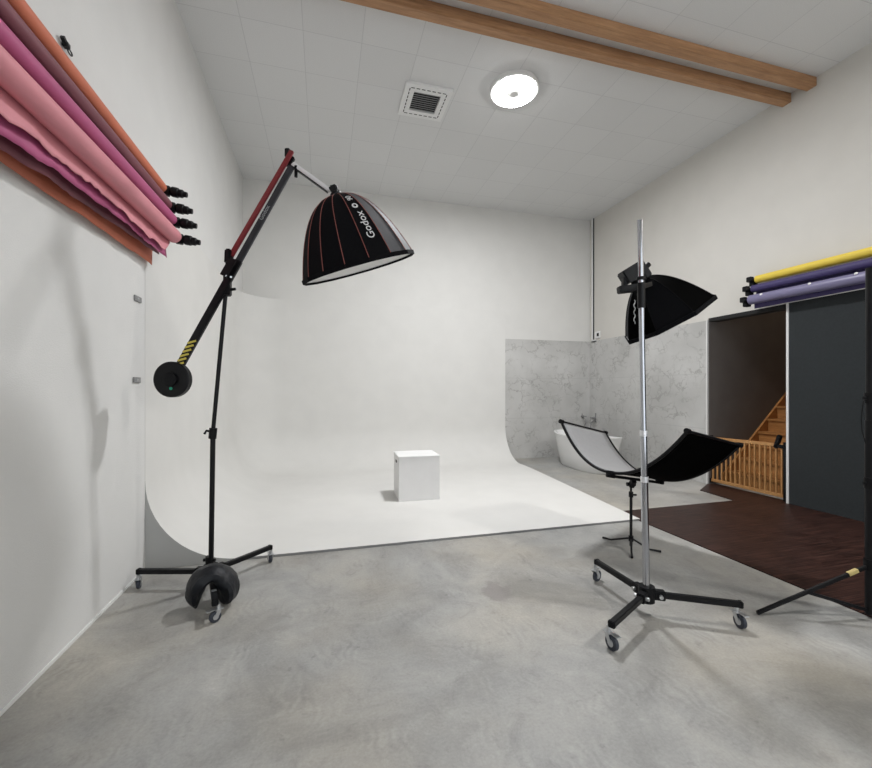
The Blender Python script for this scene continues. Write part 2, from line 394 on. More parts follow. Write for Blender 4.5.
# ------------------------------------------------------------- infinity cove
r = 0.72; ZC = 3.2; YF = 3.95; e = 0.0012; TH = 0.022
x0, y1 = XL + e, YB - e - 0.021
def xright(y): return 3.50 + (3.80 - 3.50) * min(1, max(0, (y - YF) / (7.2 - YF)))
b = MB()
plan = []   # (x, y, nx, ny) wall line with inward normal
for k in range(9): plan.append((x0, YF + (y1 - r - YF) * k / 8, 1, 0))
for k in range(1, 13):
    a = PI / 2 * k / 12; plan.append((x0 + r - r * math.cos(a), y1 - r + r * math.sin(a), math.cos(a), -math.sin(a)))
XE = 3.79
for k in range(1, 9): plan.append((x0 + r + (XE - x0 - r) * k / 8, y1, 0, -1))
zs = [ZC - (ZC - TH - r) * k / 6 for k in range(7)]
prof = [(0, z) for z in zs]
for k in range(1, 15):
    a = PI / 2 * k / 14; prof.append((r - r * math.cos(a), TH + r - r * math.sin(a)))
rows = []
for (x, y, nx, ny) in plan:
    rows.append([(x + nx * o, y + ny * o, z) for o, z in prof])
b.grid(rows, M['cove'])
fy = []
for k in range(9):
    y = YF + (y1 - r - YF) * k / 8
    fy.append([(x0 + r + (xright(y) - x0 - r) * j / 12, y, TH) for j in range(13)])
# match the back row to the cove foot
b.grid(fy, M['cove'])
# front edge, right edge, end face of the side curve, top fillet
b.poly([(x0 + r, YF, 0.0), (x0 + r, YF, TH), (xright(YF), YF, TH), (xright(YF), YF, 0)], M['steel'])  # front edge toned dark to stand for the shadow line under the step
b.poly([(xright(YF), YF, 0), (xright(YF), YF, TH)] + [(xright(YF + (y1 - r - YF) * k / 8), YF + (y1 - r - YF) * k / 8, TH) for k in range(1, 9)] + [(3.79, y1 - r, 0)], M['cove'])
pr = [(x0 + o, YF, z) for o, z in prof[6:]]
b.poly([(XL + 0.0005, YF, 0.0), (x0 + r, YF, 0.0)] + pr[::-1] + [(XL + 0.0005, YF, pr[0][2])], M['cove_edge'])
b.poly([(XL + 0.0005, YF, ZC), (XL + 0.0005, YF, pr[0][2]), pr[0], (x0, YF, ZC)], M['cove'])
b.poly([(XE, y1, ZC)] + [(XE, y1 - o, z) for o, z in prof] + [(XE, y1 - r, 0), (XE, YB - 0.001, 0), (XE, YB - 0.001, ZC)], M['cove'])
top = [(x, y, ZC) for x, y, nx, ny in plan] + [(XE, YB - 0.001, ZC), (XL + 0.0005, YB - 0.001, ZC), (XL + 0.0005, YF, ZC)]
b.poly(top, M['cove'])
cove = tag(b.build('infinity_cove', doubles=0.0005, origin=(x0, YF, 0)), 'large white infinity cove curving from the walls down to the floor', 'backdrop')

# ------------------------------------------------------------- ceiling fittings
def beam(p1, yc, wd, ht, label, xe):
    b = MB(); b.box((XL, yc - wd / 2, H - ht), (xe, yc + wd / 2, H), M['beam'], bevel=0.004)
    tag(b.build('ceiling_beam', origin=(XR, yc, H)), label, 'beam', 'timber ceiling beams')
beam(0, 4.05, 0.11, 0.12, 'timber beam across the ceiling, the one nearer the round lamp', XR)
beam(0, 3.76, 0.11, 0.11, 'timber beam across the ceiling, the one farther from the round lamp', XR)

lc = Vector((2.37, 4.87, H))
t = thing('ceiling_lamp', 'round glowing LED ring lamp on the white tiled ceiling', 'lamp', lc)
b = MB(); b.disc_stack(lc, -CU, [(0, 0.31), (0.05, 0.31), (0.055, 0.30)], M['whitepl'], 48); b.build('housing', t)
b = MB()
rr = []
for k in range(49):
    a = 2 * PI * k / 48; d = Vector((math.cos(a), math.sin(a), 0))
    rr.append([lc + d * (0.19 + 0.085 * math.cos(q)) + CU * (-0.058 - 0.028 * max(0, math.sin(q))) for q in [PI * j / 8 for j in range(9)]])
b.grid(rr, M['led']); b.build('light_ring', t, doubles=0.0005)
b = MB(); b.disc_stack(lc, -CU, [(0.055, 0.10), (0.07, 0.10), (0.085, 0.05)], M['whitepl'], 24); b.build('center_cap', t)
cd2 = Vector((5.4, -0.1, H))
t2 = thing('ceiling_lamp', 'round ceiling lamp behind the camera', 'lamp', cd2)
b = MB(); b.disc_stack(cd2, -CU, [(0, 0.31), (0.05, 0.31), (0.055, 0.30)], M['whitepl'], 32); b.build('housing', t2)

def ceil(u, v, z=H): D = (z - CAMZ) * F / (390 - v); return px(u, v, D)
vc = ceil(424.5, 101)
t = thing('ceiling_vent', 'square white air vent with dark louvred centre in the ceiling', 'vent', vc)
hw = 0.31; iv = 0.18; mv = 0.245
b = MB()
for (ax0, ax1, ay0, ay1) in ((-hw, hw, iv, hw), (-hw, hw, -hw, -iv), (-hw, -iv, -iv, iv), (iv, hw, -iv, iv)):
    b.box((vc.x + ax0, vc.y + ay0, H - 0.035), (vc.x + ax1, vc.y + ay1, H), M['whitepl'])
b.build('frame', t)
for s in (-1, 1):
    for ax_ in (0, 1):
        for k in range(7):
            b = MB(); q = -0.21 + k * 0.07; wx, wy = (0.006, 0.023) if ax_ == 0 else (0.023, 0.006)
            cx_, cy_ = (vc.x + s * mv, vc.y + q) if ax_ == 0 else (vc.x + q, vc.y + s * mv)
            b.box((cx_ - wx, cy_ - wy, H - 0.037), (cx_ + wx, cy_ + wy, H - 0.0345), M['dark']); b.build('slot', t)
b = MB(); b.box((vc.x - iv, vc.y - iv, H - 0.004), (vc.x + iv, vc.y + iv, H), M['dark']); b.build('backing', t)
for k in range(9):
    y = vc.y - 0.155 + k * 0.039
    b = MB(); b.obox(Vector((vc.x, y, H - 0.022)), Vector((1, 0, 0)), Vector((0, 1, 0.5)), Vector((0, -0.5, 1)), 0.355, 0.02, 0.004, M['steel']); b.build('louvre', t)

# ------------------------------------------------------------- dark grey panel, conduit, outlet
t = thing('partition_panel', 'tall dark grey panel beside the stair opening', 'panel', (XR, YO0, 0))
b = MB(); b.box((XR - 0.035, YR + 0.1, 0.01), (XR - 0.001, YO0 - 0.03, ZT), M['panel']); b.build('sheet', t)
b = MB(); b.box((XR - 0.045, YO0 - 0.03, 0.01), (XR + 0.0, YO0 - 0.002, ZT), M['whitepl']); o = b.build('edge_strip', t); o['label'] = 'white edge strip'

t = thing('wall_conduit', 'thin white pipe running down the back right corner', 'pipe', (XR - 0.05, 8.05, ZT))
b = MB(); b.cyl(Vector((XR - 0.016, 8.13, ZT)), Vector((XR - 0.016, 8.13, H)), 0.016, M['whitepl'], 12); b.build('pipe', t)
b = MB(); b.box((XR - 0.012, 8.085, ZT), (XR, 8.105, H), M['black']); b.build('pipe_shadow', t).name = 'cable_or_shadow'  # black strip standing for the dark shadow beside the pipe
b = MB(); b.box((XR - 0.02, 7.98, ZT - 0.06), (XR - 0.0, 8.16, ZT), M['whitepl']); b.build('clip', t)
oc = px(597.5, 333, 9.2)
t = thing('wall_outlet', 'small white socket on the right wall above the marble tiles', 'outlet', (XR, 7.88, ZT + 0.05))
b = MB(); b.box((XR - 0.03, 7.86, ZT + 0.02), (XR, 8.03, ZT + 0.17), M['whitepl'], bevel=0.004); b.build('plate', t)
b = MB(); b.box((XR - 0.034, 7.88, ZT + 0.06), (XR - 0.029, 7.95, ZT + 0.13), M['dark']); b.build('socket', t)

# ------------------------------------------------------------- staircase
t = thing('staircase', 'pine staircase rising away behind the wooden gate', 'staircase', (6.1, 4.6, 0))
sy0, sy1 = 3.965, 5.183
rise, going, sx = 0.205, 0.205, 6.29
for k in range(11):
    X = sx + k * going; Z = (k + 1) * rise
    b = MB(); b.box((X - 0.03, sy0 + 0.035, Z - 0.035), (X + going + 0.012, sy1 - 0.035, Z), M['stair'], bevel=0.004); b.build('tread', t)
    b = MB(); b.box((X, sy0 + 0.035, Z - rise + 0.001), (X + 0.018, sy1 - 0.035, Z - 0.036), M['stair']); b.build('riser', t)
for yy in (sy0, sy1 - 0.033):
    b = MB()
    pts = [(sx - 0.10, 0.012), (sx + 0.13, 0.012), (sx + 11 * going, 11 * rise - 0.12), (sx + 11 * going, 11 * rise + 0.16), (sx - 0.10, 0.17)]
    a = [b.bm.verts.new((x, yy, z)) for x, z in pts]; c = [b.bm.verts.new((x, yy + 0.033, z)) for x, z in pts]
    fs = [b.bm.faces.new(a), b.bm.faces.new(c[::-1])] + [b.bm.faces.new((a[i], a[(i + 1) % 5], c[(i + 1) % 5], c[i])) for i in range(5)]
    b._faces(fs, M['stair']); b.build('stringer', t)
# safety gate
t = thing('safety_gate', 'low wooden slatted safety gate across the foot of the stairs', 'gate', (XR + 0.02, 4.6, 0.01))
gx = XR + 0.03; ga, gb = YO1 - 0.03, YO0 + 0.075
b = MB(); b.bar(Vector((gx, ga, 0.735)), Vector((gx, gb, 0.755)), 0.028, 0.045, M['gate'], bevel=0.004); b.build('top_rail', t)
b = MB(); b.bar(Vector((gx, ga, 0.075)), Vector((gx, gb, 0.075)), 0.028, 0.045, M['gate'], bevel=0.004); b.build('bottom_rail', t)
for k in range(15):
    y = ga + (gb - ga) * (k + 0.35) / 14.7
    b = MB(); b.bar(Vector((gx, y, 0.09)), Vector((gx, y, 0.73)), 0.022, 0.022, M['gate'], up=Vector((1, 0, 0)), bevel=0.003); b.build('slat', t)
b = MB(); b.bar(Vector((gx, gb - 0.015, 0.012)), Vector((gx, gb - 0.015, 0.80)), 0.03, 0.03, M['black'], up=Vector((1, 0, 0))); b.build('hinge_post', t)
b = MB(); b.obox(Vector((gx - 0.01, gb + 0.07, 0.80)), Vector((1, 0, 0)), Vector((0, 1, 0.3)), Vector((0, -0.3, 1)), 0.05, 0.055, 0.19, M['blackplastic'], bevel=0.01)
b.obox(Vector((gx - 0.01, gb + 0.03, 0.74)), Vector((1, 0, 0)), Vector((0, 1, 0)), CU, 0.05, 0.13, 0.05, M['blackplastic'], bevel=0.01); b.build('latch', t)
b = MB(); b.box((gx - 0.025, ga, 0.70), (gx + 0.025, YO1 - 0.014, 0.78), M['blackplastic']); b.build('wall_bracket', t)
b = MB(); b.box((gx - 0.025, ga, 0.03), (gx + 0.025, YO1 - 0.014, 0.10), M['blackplastic']); b.build('wall_bracket', t)

# ------------------------------------------------------------- bathtub + taps
tc_ = Vector((4.86, 6.90, 0)); 
t = thing('bathtub', 'white freestanding bathtub in the marble tiled corner', 'bathtub', tc_)
b = MB(); seg = 48
def ring(lx, ly, z, dx=0, p=2.6):
    out = []
    for k in range(seg + 1):
        a = 2 * PI * k / seg; c, s = math.cos(a), math.sin(a)
        out.append(tc_ + Vector((lx * math.copysign(abs(c) ** (2 / p), c), ly * math.copysign(abs(s) ** (2 / p), s), z)))
    return out
def lip(z, k): return z
outer = [ring(0.27, 0.62, 0.0), ring(0.29, 0.66, 0.03), ring(0.325, 0.73, 0.25), ring(0.36, 0.79, 0.48), ring(0.38, 0.83, 0.60), ring(0.385, 0.84, 0.615), ring(0.38, 0.83, 0.622),
         ring(0.345, 0.795, 0.622), ring(0.335, 0.785, 0.61), ring(0.29, 0.70, 0.35), ring(0.24, 0.60, 0.16), ring(0.16, 0.45, 0.13), ring(0.02, 0.05, 0.13)]
for i, rg in enumerate(outer):           # ends sweep up a little
    if i >= 3:
        for p in rg: p.z += 0.05 * min(1, p.z / 0.6) * ((p.y - tc_.y) / 0.84) ** 2 * (1 if p.z > 0.3 else 0.5)
b.grid(outer, M['tub']); b.poly(outer[0][:-1], M['tub']); b.poly(outer[-1][:-1], M['tub'])
b.build('shell', t, doubles=0.0005)
b = MB(); b.disc_stack(tc_ + Vector((0, 0, 0.131)), CU, [(0, 0.03), (0.006, 0.03)], M['chrome'], 16); b.build('drain', t)
def tapset(c, n, sd, label, s):
    t = thing('bath_tap', label, 'tap', c)
    b = MB(); b.cyl(c + CU * -0.09 * s, c + CU * 0.11 * s, 0.018 * s, M['steel'], 10); b.disc_stack(c, n, [(0, 0.03), (0.05 * s, 0.03), (0.10 * s, 0.022)], M['steel'], 12); b.build('body', t)
    b = MB(); b.bar(c + n * 0.08 - sd * 0.09 * s, c + n * 0.08 + sd * 0.09 * s, 0.022, 0.022, M['steel']); b.build('handle', t)
    b = MB(); b.tube([c + n * 0.05 + CU * -0.05 * s, c + n * 0.12 + CU * -0.10 * s, c + n * 0.14 + CU * -0.24 * s, c + n * 0.09 + CU * -0.34 * s], 0.011, M['steel'], 8); b.build('hose', t)
tapset(Vector((XR - 0.02, 8.00, 0.87)), Vector((-1, 0, 0)), Vector((0, 1, 0)), 'chrome bath tap on the right marble wall near the corner', 1.0)
tapset(Vector((5.70, YB - 0.02, 0.90)), Vector((0, -1, 0)), Vector((1, 0, 0)), 'small chrome fitting on the back marble wall beside the corner', 0.6)

# ------------------------------------------------------------- white box on the cove
bc = fl(419.5, 500.5, TH)
a = -math.radians(9); ux = Vector((math.cos(-a * 0 - YAW + math.radians(2)), math.sin(-YAW + math.radians(2)), 0)); uy = Vector((-ux.y, ux.x, 0))
ux = ux.normalized()
t = thing('white_box', 'white cube shaped posing box standing on the cove floor', 'box', bc + uy * 0.25)
bw, bd, bh = 0.555, 0.52, 0.585
cc = bc + uy * (bd / 2)
yaw2 = math.radians(11)
ux = Vector((ux.x * math.cos(yaw2) - ux.y * math.sin(yaw2), ux.x * math.sin(yaw2) + ux.y * math.cos(yaw2), 0)); uy = Vector((-ux.y, ux.x, 0))
cc = bc + uy * (bd / 2)
b = MB(); b.obox(cc + CU * (bh / 2), ux, uy, CU, bw, bd, bh, M['box'], bevel=0.004); b.build('body', t)
b = MB(); b.obox(cc + CU * (bh + 0.003), ux, uy, CU, bw + 0.012, bd + 0.012, 0.012, M['boxtop'], bevel=0.003); b.build('lid', t)
hc = cc - ux * (bw / 2 + 0.0005) + CU * (bh - 0.09)
b = MB(); b.obox(hc, ux, uy, CU, 0.003, 0.11, 0.035, M['dark'], bevel=0.0); b.build('hand_hole', t)

# ------------------------------------------------------------- caster helper
def caster(parent, foot, top_z, out, s=1.0, wheelm=None):
    """foot = floor point, top_z = underside of the leg, out = heading of the wheel"""
    b = MB(); out = out.normalized(); side = out.cross(CU).normalized()
    R_ = 0.036 * s; wc = Vector((foot.x, foot.y, R_ + 0.0))
    b.disc_stack(wc - side * 0.013, side, [(0, R_ * 0.85), (0.003, R_), (0.023, R_), (0.026, R_ * 0.85)], wheelm or M['wheel'], 24)
    b.disc_stack(wc - side * 0.0145, side, [(0, R_ * 0.5), (0.029, R_ * 0.5)], M['silver'], 16)
    back = wc - out * 0.022 * s
    for q in (-1, 1):
        b.bar(wc + side * 0.018 * q, Vector((back.x, back.y, R_ * 2 + 0.004)) + side * 0.018 * q, 0.026, 0.003, M['silver'], up=side)
    b.obox(Vector((back.x, back.y, 2 * R_ + 0.006)), out, side, CU, 0.05, 0.042, 0.005, M['silver'])
    b.cyl(Vector((back.x, back.y, 2 * R_ + 0.006)), Vector((back.x, back.y, top_z)), 0.012, M['silver'], 12)
    b.obox(Vector((wc.x, wc.y, 2 * R_ + 0.012)) + out * 0.03, out, side, CU - out * 0.3, 0.045, 0.03, 0.005, M['silver'])
    return b.build('caster', parent)

def rolling_base(t, hub, feet, legz, th=0.036, cs=1.0):
    for f, s in feet:
        d = Vector((f.x - hub.x, f.y - hub.y, 0)); L_ = d.length; d.normalize()
        b = MB(); st = Vector((hub.x, hub.y, legz)) + d * 0.03; en = Vector((f.x, f.y, legz)) + d * 0.01
        b.bar(st, en, th, th, M['black'], bevel=0.004)
        b.bar(en - d * 0.02, en + d * 0.004, th + 0.004, th + 0.004, M['blackplastic'], bevel=0.004)
        lg = b.build('leg', t)
        caster(lg, f, legz - th / 2, Vector((d.y, -d.x, 0)) * s + d * 0.4, cs)
    b = MB()
    b.cyl(Vector((hub.x, hub.y, legz - 0.05)), Vector((hub.x, hub.y, legz + 0.05)), 0.05, M['blackplastic'], 20)
    for f, s in feet:
        d = Vector((f.x - hub.x, f.y - hub.y, 0)).normalized()
        b.bar(Vector((hub.x, hub.y, legz)) + d * 0.03, Vector((hub.x, hub.y, legz)) + d * 0.11, 0.05, 0.06, M['blackplastic'], bevel=0.005)
        sd = d.cross(CU); p = Vector((hub.x, hub.y, legz)) + d * 0.08
        b.cyl(p - sd * 0.045, p + sd * 0.045, 0.012, M['silver'], 10)
    b.build('hub', t)

# ------------------------------------------------------------- left boom stand
feet = [(fl(139, 588), 1), (fl(270, 562), -1), (fl(215, 622), 1)]
hub = sum((f for f, s in feet), Vector()) / 3
t = thing('boom_stand', 'tall black rolling boom stand near the left wall holding the large softbox', 'light stand', hub)
rolling_base(t, hub, feet, 0.127)
Dh = hub.dot(CD)
ptop = px(228, 268, Dh); pmid = px(213, 432, Dh); pbot = Vector((hub.x, hub.y, 0.06))
b = MB(); b.cyl(pbot, pmid, 0.0185, M['black'], 16); b.build('lower_pole', t)
b = MB(); b.cyl(pmid, ptop, 0.015, M['black'], 16); b.build('upper_pole', t)
b = MB(); dz = (ptop - pmid).normalized()
b.cyl(pmid - dz * 0.05, pmid + dz * 0.03, 0.028, M['blackplastic'], 16)
b.tube([pmid + CU * 0.0, pmid - CR * 0.05 + CU * 0.01, pmid - CR * 0.065 - CU * 0.015], 0.009, M['blackplastic'], 8); b.build('collar', t)
b = MB(); q = px(209.5, 560, Dh); b.cyl(q - CU * 0.03, q + CU * 0.03, 0.028, M['blackplastic'], 14); b.cyl(q - CR * 0.045, q + CR * 0.045, 0.012, M['blackplastic'], 10); b.build('lower_collar', t)
# boom
pv = None; tip = px(291.5, 167, Dh + 0.14); cwt = px(176, 373, Dh - 0.12)
pv = cwt.lerp(tip, 0.515); bd_ = (tip - cwt).normalized(); up_ = CR.cross(bd_); nrm = bd_.cross(CD).normalized()   # nrm: in image plane, across the arm
if nrm.dot(CR) < 0: nrm = -nrm
vd = bd_.cross(nrm).normalized()
if vd.dot(CD) > 0: vd = -vd        # towards the camera
arm_mid = pv + nrm * 0.0
b = MB(); b.obox((cwt + pv) / 2, bd_, nrm, vd, (pv - cwt).length + 0.04, 0.056, 0.034, M['black'], bevel=0.006)
b.obox((pv + tip) / 2, bd_, nrm, vd, (tip - pv).length, 0.046, 0.03, M['sheengrey'], bevel=0.005)
arm = b.build('boom_arm', t)
b = MB()
for k in range(7):
    c = cwt + bd_ * (0.035 + 0.036 * k) + vd * 0.0185
    b.obox(c, nrm + bd_ * 0.9, bd_ - nrm * 0.9, vd, 0.062, 0.014, 0.004, M['yelstripe'])
b.build('hazard_stripes', arm)
mt = Matrix((bd_, -nrm, vd)).transposed().to_4x4()
mt = Matrix((bd_, -nrm, -(nrm.cross(bd_)) if False else bd_.cross(-nrm))).transposed().to_4x4(); mt.translation = pv.lerp(tip, 0.50) + vd * 0.0165
text_mesh('arm_lettering', 'Godox', 0.045, mt, M['print'], arm)
b = MB()
pc = px(232, 270, Dh - 0.02)
b.obox(pc + vd * 0.038 - nrm * 0.012, bd_, nrm, vd, 0.15, 0.06, 0.008, M['black'], bevel=0.003)
b.obox(pc - vd * 0.035 - nrm * 0.012, bd_, nrm, vd, 0.15, 0.06, 0.008, M['black'], bevel=0.003)
q = px(229, 257, Dh - 0.02) 
b.obox(q, CU + CR * 0.05, CR, CD, 0.11, 0.045, 0.07, M['black'], bevel=0.01)
b.obox(px(227.5, 285, Dh), CU, CR, CD, 0.17, 0.05, 0.05, M['black'], bevel=0.008)
b.cyl(px(228, 290, Dh), px(235.5, 289, Dh), 0.011, M['blackplastic'], 10)
for (u_, v_) in ((226.5, 276), (231, 277)):
    b.cyl(px(u_, v_, Dh - 0.06), px(u_, v_, Dh - 0.07), 0.008, M['silver'], 10)
b.build('pivot_bracket', t)
b = MB(); b.obox(px(228.5, 262, Dh - 0.02), CU, CR, CD, 0.14, 0.03, 0.05, M['black'], bevel=0.008); b.build('tie_anchor', t)
ra, rb = px(231, 256, Dh - 0.02), px(292, 151, Dh + 0.14)
b = MB(); b.obox((ra + rb) / 2, (rb - ra), nrm, vd, (rb - ra).length, 0.034, 0.026, M['red'], bevel=0.004); o = b.build('tie_rod', t); o['label'] = 'red tie rod'
b = MB(); q = px(288.5, 161, Dh + 0.16)
b.obox(q + nrm * 0.01, bd_, nrm, vd, 0.09, 0.05, 0.036, M['black'], bevel=0.006)
b.obox(px(287.5, 153, Dh + 0.17), CU, CR, CD, 0.07, 0.04, 0.03, M['black'], bevel=0.006); b.build('tip_bracket', t)
b = MB(); b.cyl(px(296, 166, Dh + 0.13), px(296, 177, Dh + 0.13), 0.013, M['blackplastic'], 12); b.build('grip', t)
e1, e2 = px(292.5, 164, Dh + 0.15), px(330, 191, Dh + 0.06)
b = MB(); ed = (e2 - e1).normalized(); en_ = ed.cross(vd)
b.obox((e1 + e2) / 2, ed, en_, vd, (e2 - e1).length, 0.036, 0.03, M['white'], bevel=0.005)
b.obox((e1 + e2) / 2 + en_ * (0.021 if en_.z < 0 else -0.021), ed, en_, vd, (e2 - e1).length * 0.96, 0.007, 0.026, M['black']); o = b.build('extension_bar', t); o['label'] = 'bright aluminium extension bar'
# counterweight
wc = px(172.5, 379.5, Dh - 0.13)
nf = (Vector((0, 0, 1.5)) * 0 + (Vector((0, 0, 0)) - CD) + Vector((0.35, 0, 0)) * 0).normalized()
t_w = MB(); t_w.disc_stack(wc + nf * -0.03, nf, [(0, 0.122), (0.005, 0.130), (0.045, 0.130), (0.05, 0.122)], M['black'], 48)
t_w.disc_stack(wc + nf * 0.02, nf, [(0, 0.05), (0.02, 0.05), (0.024, 0.03)], M['blackplastic'], 24)
cwo = t_w.build('counterweight', t)
b = MB(); b.disc_stack(px(171, 388.5, Dh - 0.155), nf, [(0, 0.011), (0.004, 0.011)], M['green'], 12)
b.build('badge', cwo)['label'] = 'small green badge'

# ------------------------------------------------------------- sandbag on the front leg
f3 = feet[2][0]; ld = Vector((f3.x - hub.x, f3.y - hub.y, 0)).normalized(); ls = ld.cross(CU).normalized()
if ls.dot(CR) < 0: ls = -ls
bc_ = Vector((hub.x, hub.y, 0)) + ld * 0.31
b = MB()
path = [(-0.104, 0.020, 0.012), (-0.112, 0.070, 0.042), (-0.112, 0.135, 0.060), (-0.080, 0.200, 0.066), (-0.03, 0.232, 0.060), (0.01, 0.232, 0.062), (0.05, 0.205, 0.074), (0.082, 0.155, 0.084), (0.090, 0.10, 0.082), (0.080, 0.055, 0.068), (0.070, 0.02, 0.035)]
# smooth path
sm = []
for i in range(len(path) - 1):
    for q in range(3):
        k = q / 3; a0 = path[max(i - 1, 0)]; a1 = path[i]; a2 = path[i + 1]; a3 = path[min(i + 2, len(path) - 1)]
        sm.append(tuple(0.5 * ((2 * a1[j]) + (-a0[j] + a2[j]) * k + (2 * a0[j] - 5 * a1[j] + 4 * a2[j] - a3[j]) * k * k + (-a0[j] + 3 * a1[j] - 3 * a2[j] + a3[j]) * k ** 3) for j in range(3)))
sm.append(path[-1])
P3 = [bc_ + ls * x + CU * z for x, z, rr_ in sm]
rad = [(max(0.006, rr_) * 0.86, max(0.01, rr_) * 1.7) for x, z, rr_ in sm]
# frame: pu starts in Z; want wide axis along the leg
rings = []; seg = 20
for i, p in enumerate(P3):
    d = (P3[min(i + 1, len(P3) - 1)] - P3[max(i - 1, 0)]).normalized(); nn = d.cross(ld).normalized()
    rings.append([p + nn * math.cos(2 * PI * k / seg) * rad[i][0] * (1 + 0.28 * mnoise.noise(p * 9 + Vector((k * 0.7, 0, 0)))) + ld * math.sin(2 * PI * k / seg) * rad[i][1] * (1 + 0.2 * mnoise.noise(p * 7 + Vector((0, k * 0.5, 3)))) for k in range(seg)])
for rg in rings:
    for p in rg: p.z = max(p.z, 0.004)
b.grid([rg + [rg[0]] for rg in rings], M['sand']); b.poly(rings[0], M['sand']); b.poly(rings[-1], M['sand'])
t = thing('sandbag', 'black saddle sandbag draped over the front leg of the boom stand', 'sandbag', bc_)
b.build('bag', t, doubles=0.0003)
b = MB(); hp = bc_ + CU * 0.255
b.tube([hp - ld * 0.09 - CU * 0.02, hp - ld * 0.05 + CU * 0.02, hp + ld * 0.05 + CU * 0.02, hp + ld * 0.09 - CU * 0.02], [(0.004, 0.018)] * 4, M['blackfab'], 8); b.build('strap', t)
b = MB(); b.obox(bc_ + ld * 0.11 + ls * 0.0 + CU * 0.155, ls, ld, CU, 0.03, 0.02, 0.006, M['silver']); b.build('buckle', t)

# ------------------------------------------------------------- softboxes
def softbox(t, rimc, axis, R_, depth, n, spin, shape, outer_mat, pan, seam, seam_r, inner):
    """dome from rim centre back along -axis. pan: list of material per panel"""
    ax = axis.normalized(); ref = CR - ax * CR.dot(ax); ref.normalize(); bt = ax.cross(ref)
    def P(a, k, rr=1.0):   # k 0 apex .. 1 rim
        h, q = shape(k)
        d = ref * math.cos(a) + bt * math.sin(a)
        return rimc - ax * depth * (1 - h) + d * R_ * q * rr
    K = 18
    for i in range(n):
        a0, a1 = spin + 2 * PI * i / n, spin + 2 * PI * (i + 1) / n
        b = MB(); rows = []
        for k in range(K + 1):
            kk = 0.03 + 0.97 * k / K; A, B = P(a0, kk), P(a1, kk)
            rows.append([A.lerp(B, j / 4) + (A.lerp(B, 0.5) - rimc).normalized() * 0 for j in range(5)])
        b.grid(rows, pan(i)); rows2 = [[p + (rimc - p).normalized() * 0.004 for p in r_] for r_ in rows]
        b.grid(rows2, M['silver'] if False else inner, flip=True)
        b.build('panel', t)
    for i in range(n):
        a = spin + 2 * PI * i / n
        b = MB(); b.tube([P(a, 0.03 + 0.97 * k / K, 1.004) for k in range(K + 1)], seam_r, seam, 6); b.build('seam' if seam is M['piping'] else 'rib', t)
    b = MB(); rim = [P(spin + 2 * PI * i / n, 1.0, 1.003) for i in range(n)]
    for i in range(n): b.bar(rim[i], rim[(i + 1) % n], 0.012, 0.03, M['blackfab'], up=ax)
    b.build('rim', t)
    b = MB(); b.poly([p - ax * 0.012 + (rimc - p) * 0.01 for p in rim], M['diffuser']); b.build('front_diffuser', t, solid=0.003)
    b = MB(); ap = rimc - ax * depth * (1 - shape(0.03)[0])
    b.disc_stack(ap + ax * 0.01, -ax, [(0, R_ * 0.12), (0.015, R_ * 0.12), (0.02, R_ * 0.09), (0.03, R_ * 0.09)], M['black'], 24); b.build('speed_ring', t)
    return P, ap, ref, bt, ax

ax1 = CR * 0.27 + CD * 0.245 - CU * 0.93
rc1 = px(359, 268, 3.25)
t = thing('dome_softbox', 'large black dome softbox with red seams hanging from the boom arm', 'softbox', rc1)
def shp1(k): q = min(1, k) ** 0.85; return (q ** 2.5, q)
GREY = set()
def pan1(i): return M['sheengrey'] if i in GREY else M['blackfab']
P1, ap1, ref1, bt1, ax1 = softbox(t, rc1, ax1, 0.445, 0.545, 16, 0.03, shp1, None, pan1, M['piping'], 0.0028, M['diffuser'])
# lettering placed on the panel turned towards camera right
def panel_frame(P, a, k):
    p = P(a, k); du = (P(a, k + 0.02) - P(a, k - 0.02)).normalized(); dv = (P(a + 0.02, k) - P(a - 0.02, k)).normalized()
    nn = du.cross(dv).normalized()
    if nn.dot(p - rc1) < 0: nn = -nn
    return p, du, nn
def letter(body, a, k, size, name='lettering'):
    p, du, nn = panel_frame(P1, a, k)
    xx = -du; yy = nn.cross(xx)
    mt = Matrix((xx, yy, nn)).transposed().to_4x4(); mt.translation = p + nn * 0.004
    o = text_mesh(name, body, size, mt, M['white'], t, 0.001)
    return p, nn
LA = None
def find_angle(u_t):
    best = None
    for i in range(360):
        a = 2 * PI * i / 360; p = P1(a, 0.6)
        R0, D0 = p.dot(CR), p.dot(CD)
        if D0 > rc1.dot(CD) : continue
        e_ = abs(436 + F * R0 / D0 - u_t)
        if best is None or e_ < best[0]: best = (e_, a)
    return best[1]
la = find_angle(371)
w_ = 2 * PI / 16
la = 0.03 + (math.floor((la - 0.03) / w_) + 0.5) * w_
if P1(la + w_, 0.8).dot(CR) < P1(la, 0.8).dot(CR): la += w_
else: la -= w_
letter('Godox', la, 0.76, 0.080)
letter('90', la, 0.42, 0.058, 'lettering_number')
p, du, nn = panel_frame(P1, la, 0.55)
it = int((la - 0.03) // w_) % 16
sgn = 1 if P1(la + w_, 0.8).dot(CR) > P1(la, 0.8).dot(CR) else -1
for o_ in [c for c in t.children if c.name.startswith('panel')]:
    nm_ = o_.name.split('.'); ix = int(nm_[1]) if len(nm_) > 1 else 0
    if (ix - it) * sgn % 16 in (1, 2): o_.data.materials[0] = M['sheengrey']  # sheen on these black panels is painted as a greyer tone
b = MB(); b.disc_stack(p + nn * 0.002, nn, [(0, 0.022), (0.003, 0.022)], M['white'], 20)
b.disc_stack(p + nn * 0.0045, nn, [(0, 0.010), (0.002, 0.010)], M['blackfab'], 16); b.build('round_emblem', t)
